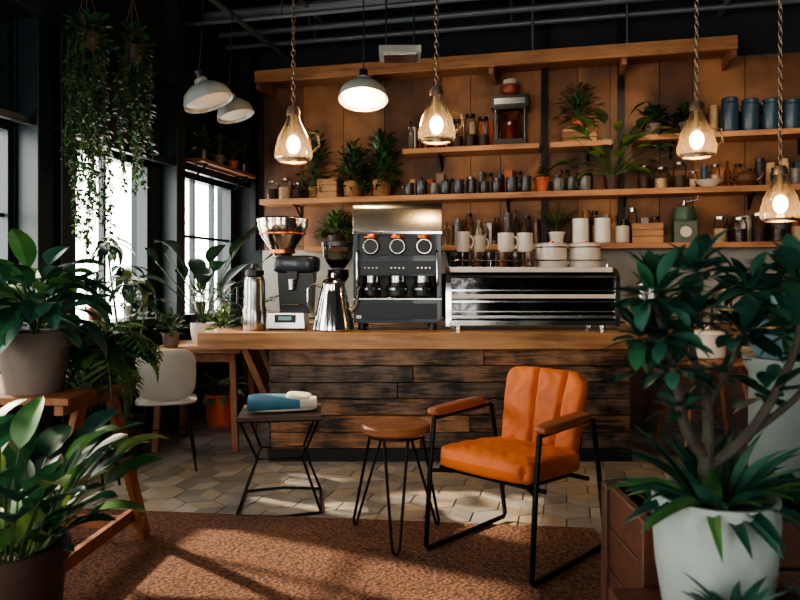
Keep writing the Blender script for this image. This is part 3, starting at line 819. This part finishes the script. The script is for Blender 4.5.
for k in range(80):
    a=k*2.4; e=U(.15,1.3); h=U(.26,.44)
    w.leaf((.03*math.cos(a),.03*math.sin(a),h),(math.cos(a)*math.cos(e),math.sin(a)*math.cos(e),math.sin(e)),U(.17,.27),U(.07,.115),random.choice([L_['g1'],L_['g1'],L_['g4'],L_['g2']]),U(.5,1.2),.35,7,.85,U(.03,.15),M_['stem'],.02)
w.build((-1.54,2.95,TP),clampx=.12)
w=MB('potted_fern'); pot(w,0,0,0,.1,.16,M_['darkpot'])
for k in range(50):
    a=k*2.4; e=U(.1,1.25)
    frond(w,(0,0,.15),(math.cos(a)*math.cos(e),math.sin(a)*math.cos(e),math.sin(e)),U(.28,.44),U(.08,.11),random.choice([L_['g1'],L_['g2'],L_['g5'],L_['g2']]),U(1.5,2.3))
w.build((-1.39,3.24,TP))
w=MB('potted_peace_lily'); pot(w,0,0,0,.19,.46,M_['darkpot'],.75,.12)
for k in range(90):
    a=k*2.4; e=U(.95,1.52)
    m=random.choice([L_['g1'],L_['g2'],L_['g7'],L_['g1']]) if k%9 else L_['g3']
    w.leaf((.1*math.cos(a),.1*math.sin(a),.41),(math.cos(a)*math.cos(e),math.sin(a)*math.cos(e),math.sin(e)),U(.14,.21),U(.085,.12),m,U(.5,1.0),.3,7,.85,U(.0,.4),M_['stem'],.02)
w.build((-1.28,2.28,.0125))
def hang(x,y,z,nv,L,r=.1):
    w=MB('hanging_vine_planter')
    w.lathe([(0,0),(r*.7,.0),(r,.13),(r*.92,.13),(r*.85,.11),(0,.11)],M_['darkpot'],20)
    for k in range(3):
        a=k*2.1; w.tube([(r*math.cos(a),r*math.sin(a),.13),(0,0,.5),(0,0,CH-z)],.003,M_['rope'],4)
    bushy(w,0,0,.15,.13,.1,80,.08,.05,[L_['g5'],L_['g1']])
    for k in range(nv):
        a=R()*6.28; rr=r*U(.7,1.3); vine(w,math.cos(a)*rr,math.sin(a)*rr,.14,L*U(.5,1.05),[L_['g5'],L_['g5'],L_['g2'],L_['g1']],.026,.034,.05)
    w.build((x,y,z),clampx=.22)
hang(-2.1,4.7,2.85,20,1.5,.09)
hang(-1.93,5.05,2.88,18,1.15,.09)
w=MB('tall_potted_plant'); pot(w,0,0,0,.15,.3,M_['darkpot'])
for q in range(4):
    a=q*1.6+.6; h=[1.15,1.4,1.6,1.3][q]
    top=(.14*math.cos(a),.16*math.sin(a),h)
    w.tube([(0,0,.26),(top[0]*.3,top[1]*.3,h*.5),top],[.014,.011,.006],M_['stem'],6)
    rose(w,top,18,.2,.07,[L_['g5'],L_['g6'],L_['g1']],(-.1,1.2),1.2,.8,.05)
w.build((-2.05,5.25,0),clampx=.19)
w=MB('cafe_table')
w.box(0,0,.785,.72,.8,.035,M_['boxw'])
for sx in (-.31,.31):
    for sy in (-.34,.34): w.board((sx*.9,sy*.9,.77),(sx,sy,0),.05,.05,M_['legw'])
w.box(0,-.33,.73,.6,.025,.07,M_['legw']); w.box(0,.33,.73,.6,.025,.07,M_['legw'])
w.build((-1.58,5.75,0),bevel=.003)
CT=.8025
w=MB('potted_banana_plant'); roundpot(w,0,0,0,.11,.17,M_['white'])
for k in range(16):
    a=k*2.4; e=U(1.0,1.5)
    w.leaf((0,0,.15),(math.cos(a)*math.cos(e),math.sin(a)*math.cos(e),math.sin(e)),U(.28,.42),U(.12,.17),random.choice([L_['g6'],L_['g1'],L_['g6']]),U(.6,1.1),.25,8,.9,U(.3,.75),M_['stem'])
w.build((-1.64,5.85,CT),clampx=.19)
w=MB('potted_palm'); pot(w,0,0,0,.08,.14,M_['greypot'])
for k in range(24):
    a=k*2.4; e=U(.7,1.45); frond(w,(0,0,.12),(math.cos(a)*math.cos(e),math.sin(a)*math.cos(e),math.sin(e)),U(.3,.6),U(.07,.1),random.choice([L_['g6'],L_['g1'],L_['g5']]),U(.9,1.5),10)
w.build((-1.36,6.02,CT))
w=MB('small_flower_pot'); pot(w,0,0,0,.07,.12,M_['terra']); bushy(w,0,0,.16,.1,.14,70,.07,.03,[L_['g2'],L_['g3']]); w.build((-1.4,5.53,CT))
w=MB('small_flower_pot'); roundpot(w,0,0,0,.065,.11,M_['greypot']); bushy(w,0,0,.14,.1,.12,70,.07,.03,[L_['g5'],L_['g1']]); w.build((-1.8,5.5,CT))
for yy,m in ((-2.05,M_['greypot']),(-2.5,M_['terra']),(-.5,M_['white']),(-.95,M_['greypot'])):
    w=MB('windowsill_plant'); pot(w,0,0,0,.06,.11,m); bushy(w,0,0,.15,.09,.17,80,.08,.035,[L_['g5'],L_['g1'],L_['g6']]); w.build((.075,yy,1.0115),room=True,clampx=.0)
w=MB('floating_shelf'); w.box(.1,-.62,-.015,.18,1.15,.03,M_['canopyw'])
for yy in (-.2,-1.05): w.board((.02,yy,-.03),(.17,yy,-.03),.02,.012,M_['blackmetal'],(0,1,0)); w.board((.02,yy,-.16),(.16,yy,-.03),.02,.012,M_['blackmetal'],(0,1,0))
w.build((.08,-.06,2.45),room=True)
for yy,m in ((-.25,M_['dmug']),(-.5,M_['terra']),(-.8,M_['greypot']),(-1.1,M_['dmug'])):
    w=MB('small_flower_pot'); pot(w,0,0,0,.055,.1,m); bushy(w,0,0,.13,.09,.15,60,.07,.03,[L_['g5'],L_['g6']]); w.build((.19,yy,2.451),room=True)
w=MB('orange_potted_plant'); pot(w,0,0,0,.16,.28,M_['orangepot'],.78,.18); rose(w,(0,0,.24),26,.24,.09,[L_['g2'],L_['g3'],L_['g5']],(.8,1.45),1,.8,.1); w.build((-1.66,6.5,0))
def shellchair(x,y,rz):
    w=MB('shell_chair')
    w.superq(0,0,.48,.42,.4,.035,M_['chairw'],.5,.5); 
    w.superq(0,.2,.68,.4,.035,.36,M_['chairw'],.5,.5,(-.18,0,0),fn=lambda p:(p.x,p.y-.9*p.x*p.x,p.z))
    for sx in (-1,1):
        for sy in (-1,1): w.tube([(sx*.13,sy*.13,.465),(sx*.2,sy*.2,.006)],[.01,.008],B,8)
    w.tube([(-.16,-.16,.25),(.16,.16,.25)],.005,B); w.tube([(.16,-.16,.25),(-.16,.16,.25)],.005,B)
    w.build((x,y,0),rz)
shellchair(-1.66,4.98,pi+.3)
def barstool(x,y,rz):
    w=MB('bar_stool')
    w.lathe([(0,0),(.15,0),(.17,.015),(.165,.035),(0,.03)],M_['seatw'],28,(0,0,.72))
    for a in (45,135,225,315):
        a=math.radians(a); w.tube([(math.cos(a)*.1,math.sin(a)*.1,.72),(math.cos(a)*.22,math.sin(a)*.22,.006)],.008,B,7)
    w.tube([(.17*math.cos(k*pi/10),.17*math.sin(k*pi/10),.26) for k in range(20)],.006,B,6,True)
    w.tube([(.13*math.cos(k*pi/10),.13*math.sin(k*pi/10),.7) for k in range(20)],.006,B,6,True)
    w.build((x,y,0),rz)
barstool(-1.95,4.35,.1)
w=MB('cafe_table')
w.lathe([(0,0),(.44,0),(.45,.015),(.44,.03),(0,.03)],M_['shelfw'],36,(0,0,.72))
for a in (45,135,225,315):
    a=math.radians(a); w.tube([(math.cos(a)*.22,math.sin(a)*.22,.72),(math.cos(a)*.42,math.sin(a)*.42,0.012)],[.022,.014],M_['legw'],9)
w.build((2.35,5.35,0))
w=MB('white_stock_pot'); w.lathe([(0,0),(.12,0),(.13,.01),(.13,.17),(.138,.175),(.12,.2),(.02,.215),(.02,.24),(0,.24)],M_['white'],28)
for sx in (-1,1): w.tube([(sx*.13,-.04,.13),(sx*.17,-.03,.13),(sx*.17,.03,.13),(sx*.13,.04,.13)],.008,M_['white'],6)
w.build((2.3,5.25,.751))
w=MB('plate_stack')
for k in range(5): w.lathe([(0,0),(.07,0),(.12,.014),(.115,.018),(.06,.006),(0,.006)],M_['cream'],28,(0,0,k*.012))
w.build((2.6,5.35,.751))

# ---------------------------------------------------------------- right foreground
w=MB('wooden_planter_box'); DW=M_['darkw']
bw,bd,bh=.85,.34,.67
for k in range(5):
    z=bh*(k+.5)/5
    for yy in (-bd/2,bd/2): w.box(0,yy,z,bw,.025,bh/5-.006,DW)
    for xx in (-bw/2,bw/2): w.box(xx,0,z,.025,bd,bh/5-.006,DW)
for xx in (-1,1):
    for yy in (-1,1): w.box(xx*bw/2,yy*bd/2,bh/2,.05,.05,bh,DW)
w.box(0,0,bh-.06,bw-.03,bd-.03,.02,M_['soil'])
for k in range(90):
    w.leaf((U(-.36,.36),U(-.1,.1),bh-.05),(U(-.5,.5),U(-.5,.5),1),U(.1,.2),U(.03,.05),random.choice([L_['g7'],L_['g1']]),U(.6,1.3),.2,5)
w.build((1.1,2.07,.013),bevel=.004)
w=MB('plant_side_table')
w.box(0,0,.5,.5,.5,.035,DW)
for sx in (-.2,.2):
    for sy in (-.2,.2): w.box(sx,sy,.24,.045,.045,.485,DW)
w.build((.8,1.6,0.0),bevel=.004)
ST=.518
w=MB('potted_jade_tree')
roundpot(w,0,0,0,.143,.3,M_['whitepot'])
JM=[L_['g4'],L_['g7'],L_['g7'],L_['g1']]
def jc(p,n=20,s_=1,r=.035):
    for k in range(int(n*1.5)):
        a=k*2.4+R(); e=U(-.4,1.35); d=Vector((math.cos(a)*math.cos(e),math.sin(a)*math.cos(e),math.sin(e)))
        w.leaf(Vector(p)+d*r*U(0,1.2),d,U(.06,.1)*s_,U(.03,.042)*s_,random.choice(JM),U(.1,.8),.2,6,1.1,rd=.75)
def br(pts,r0,r1):
    n=len(pts); out=[]; P=[Vector(p) for p in pts]
    for i in range(n-1):
        p0=P[max(i-1,0)];p1=P[i];p2=P[i+1];p3=P[min(i+2,n-1)]
        for q in range(4):
            t=q/4; out.append(.5*((2*p1)+(-p0+p2)*t+(2*p0-5*p1+4*p2-p3)*t*t+(-p0+3*p1-3*p2+p3)*t**3))
    out.append(P[-1]); m=len(out)
    w.tube(out,[r0+(r1-r0)*i/(m-1) for i in range(m)],M_['trunk'],8)
br([(0,0,.24),(-.02,0,.34),(-.01,.02,.38)],.022,.018)
br([(-.01,.02,.37),(-.07,.0,.46),(-.1,-.02,.57),(-.13,-.03,.67),(-.15,-.02,.75)],.015,.006)
br([(-.1,-.02,.57),(-.16,.03,.62),(-.17,.03,.66)],.009,.005)
br([(-.01,.02,.37),(.0,.04,.5),(-.03,.05,.62),(-.04,.04,.73),(-.03,.03,.81)],.015,.005)
br([(-.0,.02,.36),(.08,.0,.44),(.15,.0,.55),(.2,.0,.67),(.2,.0,.78)],.015,.006)
br([(.08,0,.44),(.2,.02,.52),(.28,.04,.6)],.011,.005)
br([(.0,.04,.5),(.06,.06,.59),(.09,.05,.66)],.01,.005)
for p,n,s_ in (((-.15,-.02,.77),26,1.15),((-.13,-.03,.68),20,1.1),((-.17,.03,.67),20,1),((-.03,.03,.83),24,1.1),((-.04,.05,.72),14,1),((.2,0,.81),28,1.2),((.2,0,.69),18,1.1),((.29,.04,.61),24,1.15),((.09,.05,.68),20,1.1),((-.08,0,.5),12,.9),((.13,0,.53),12,.9),((-.1,.0,.6),14,1),((.03,.05,.58),12,.9),((-.16,0,.58),12,.9),((.08,0,.78),12,1)):
    jc(p,n,s_,.038)
for k in range(70):
    a=k*2.4; e=U(.15,1.25)
    w.leaf((.05*math.cos(a),.05*math.sin(a),.28),(math.cos(a)*math.cos(e),math.sin(a)*math.cos(e),math.sin(e)),U(.13,.25),U(.03,.042),random.choice([L_['g4'],L_['g7'],L_['g2']]),U(.3,1.1),.35,7,.6)
w.build((.755,1.68,ST))
for px_ in (.69,.9):
    w=MB('potted_succulent'); roundpot(w,0,0,0,.06,.1,M_['greypot'])
    rose(w,(0,0,.09),60,.13,.024,[L_['g4'],L_['g7']],(.1,1.3),.7,.7,0,.3,5)
    w.build((px_,1.44,ST))
w=MB('plant_pedestal'); w.lathe([(0,0),(.17,0),(.17,.03),(.15,.05),(.15,.97),(.17,1.0),(.17,1.03),(0,1.03)],M_['paleped'],32); w.build((1.52,2.72,0))
w=MB('blue_potted_plant'); roundpot(w,0,0,0,.17,.25,M_['bluepot']); rose(w,(0,0,.21),40,.26,.1,[L_['g1'],L_['g4'],L_['g6']],(.1,1.3),1.1,.85,.1)
w.build((1.52,2.72,1.031))

# ---------------------------------------------------------------- lamps
def plight(name,loc,e,col=(1,.66,.36),r=.04):
    l=bpy.data.lights.new(name,'POINT'); l.energy=e; l.color=col; l.shadow_soft_size=r
    o=bpy.data.objects.new(name,l); o.location=loc; scn.collection.objects.link(o); return o
def dome(x,y,z,r,tilt=(0,0,0),lit=True,e=14,rz=0):
    w=MB('dome_pendant_lamp')
    e3=Euler(tilt).to_matrix().to_4x4()
    w.M=e3
    w.lathe([(.03,.14),(.045,.13),(.05,.1),(r*.6,.075),(r*.9,.03),(r,-.02),(r*1.02,-.05),(r*.99,-.05),(r*.9,.0),(r*.55,.03),(0,.04)],M_['lampw'],36)
    w.cyl(0,0,.13,.032,.06,M_['steel']); w.lathe([(0,-.05),(r*.6,-.042),(r*.9,-.03),(r*.9,-.02),(0,-.01)],M_['diff'] if lit else M_['white'],28)
    w.M=Matrix()
    top=e3@Vector((0,0,.18))
    w.tube([top,(top.x*.6,top.y*.6,.4),(0,0,CH-z)],.005,M_['black'],6); w.cyl(0,0,CH-z-.03,.05,.03,M_['black'])
    w.build((x,y,z))
    if lit: plight('dome_pendant_bulb',(x,y-.03,z-.1),e)
dome(-1.38,5.0,2.64,.175,(-.02,-.35,0),False)
dome(-1.36,5.75,2.72,.15,(-.05,-.3,0),False)
dome(-.27,5.15,2.7,.18,(-.26,0,0),True,18)
def jarlamp(x,y,z,e=10):
    w=MB('glass_jar_pendant_lamp')
    w.lathe([(.035,.26),(.045,.22),(.05,.2),(.1,.1),(.125,.0),(.12,-.05),(.09,-.06)],M_['lampgl'],28)
    w.lathe([(.09,-.065),(.1,-.065),(.1,-.045),(.09,-.045)],M_['rope'],28)
    w.lathe([(0,.3),(.03,.3),(.045,.27),(.045,.24),(0,.24)],M_['rope'],20)
    w.cyl(0,0,.12,.018,.13,M_['rope'])
    w.sph(0,0,.05,.045,M_['bulb'],1.35)
    w.tube([(.1,0,.13),(.16,0,.12),(.17,0,.04),(.12,0,.0)],.008,M_['lampgl'],7)
    zz=.3; k=0
    while zz<CH-z-.03:
        ring=[]
        for q in range(8):
            a=2*pi*q/8; u_=.012*math.cos(a); v_=.024*math.sin(a)
            ring.append((u_ if k%2 else 0,0 if k%2 else u_,zz+.02+v_))
        w.tube(ring,.0046,M_['rope'],4,True); zz+=.037; k+=1
    w.cyl(0,0,CH-z-.03,.05,.03,M_['black'])
    w.build((x,y,z)); plight('jar_pendant_bulb',(x,y,z-.03),e,(1,.58,.26),.03)
jarlamp(-.70,4.6,2.17); jarlamp(.24,4.6,2.3); jarlamp(1.95,4.6,2.2); jarlamp(2.5,4.6,1.78)
w=MB('ceiling_air_diffuser'); w.box(0,0,0,.36,.3,.06,M_['lampw']); w.box(0,0,-.035,.28,.22,.02,M_['steel'])
for sx in (-.12,.12): w.tube([(sx,0,.03),(sx,0,CH-3.3)],.008,M_['black'])
w.build((0,6.1,3.3),bevel=.005)
def spot(x,y,z,tx,ty,tz,e,ang=70,col=(1,.76,.52)):
    a=RP(x,y,z); t=RP(tx,ty,tz); d=(t-a).normalized()
    l=bpy.data.lights.new('track_spot','SPOT'); l.energy=e; l.color=col; l.spot_size=math.radians(ang); l.spot_blend=.9; l.shadow_soft_size=.05
    o=bpy.data.objects.new('track_spot',l); o.location=a+d*.12; o.rotation_euler=d.to_track_quat('-Z','Y').to_euler(); scn.collection.objects.link(o)
w=MB('track_light')
w.box(3.6,0,-.02,6.6,.04,.04,M_['black'])
spots=[(1.2,55),(2.6,70),(4.0,130),(5.3,100),(6.4,60)]
for x,e in spots:
    w.tube([(x,0,-.02),(x,0,-.14)],.01,M_['black']); w.tube([(x,-.05,-.1),(x,.07,-.2)],[.04,.045],M_['black'],14)
w.build((0,-1.9,CH-.12),room=True)
for x,e in spots: spot(x,-1.78,CH-.36,x,-.1,2.1,e,58)

# ---------------------------------------------------------------- daylight
W=bpy.data.worlds.new('world'); scn.world=W; W.use_nodes=True
n=W.node_tree.nodes; bg=n['Background']; bg.inputs[0].default_value=(1,.96,.88,1); bg.inputs[1].default_value=10
s=bpy.data.lights.new('sun','SUN'); s.energy=11; s.color=(1,.82,.6); s.angle=.03
so=bpy.data.objects.new('sun',s); d=Vector((.85,-.42,-.62)); so.rotation_euler=d.to_track_quat('-Z','Y').to_euler(); so.location=(-6,8,6); scn.collection.objects.link(so)
def portal(p,dd,sx,sy):
    l=bpy.data.lights.new('window_portal','AREA'); l.shape='RECTANGLE'; l.size=sx; l.size_y=sy; l.cycles.is_portal=True
    o=bpy.data.objects.new('window_portal',l); o.location=p; o.rotation_euler=dd.to_track_quat('-Z','Z').to_euler(); scn.collection.objects.link(o)
for a,b in wins: portal(RP(-.21,-(a+b)/2,1.67),RP(1,0)-RP(0,0),b-a,1.35)
for a,b in fill_wins: portal(RP((a+b)/2,RD-.22,1.9),RP(0,1)-RP(0,0),b-a,2.8)

# ---------------------------------------------------------------- camera
cd=bpy.data.cameras.new('camera'); cam=bpy.data.objects.new('camera',cd); scn.collection.objects.link(cam)
cam.location=(0,0,1.33); cam.rotation_euler=(pi/2,0,0); cd.lens=31.5; cd.sensor_width=36; cd.shift_y=-.025; cd.clip_start=.05
cd.dof.use_dof=True; cd.dof.focus_distance=4.8; cd.dof.aperture_fstop=3.5
scn.camera=cam
try: scn.view_settings.look='AgX - Medium High Contrast'
except Exception: pass
bpy.context.view_layer.update()
T=ROOM.inverted()
for o in scn.objects: o.matrix_world=T@o.matrix_world
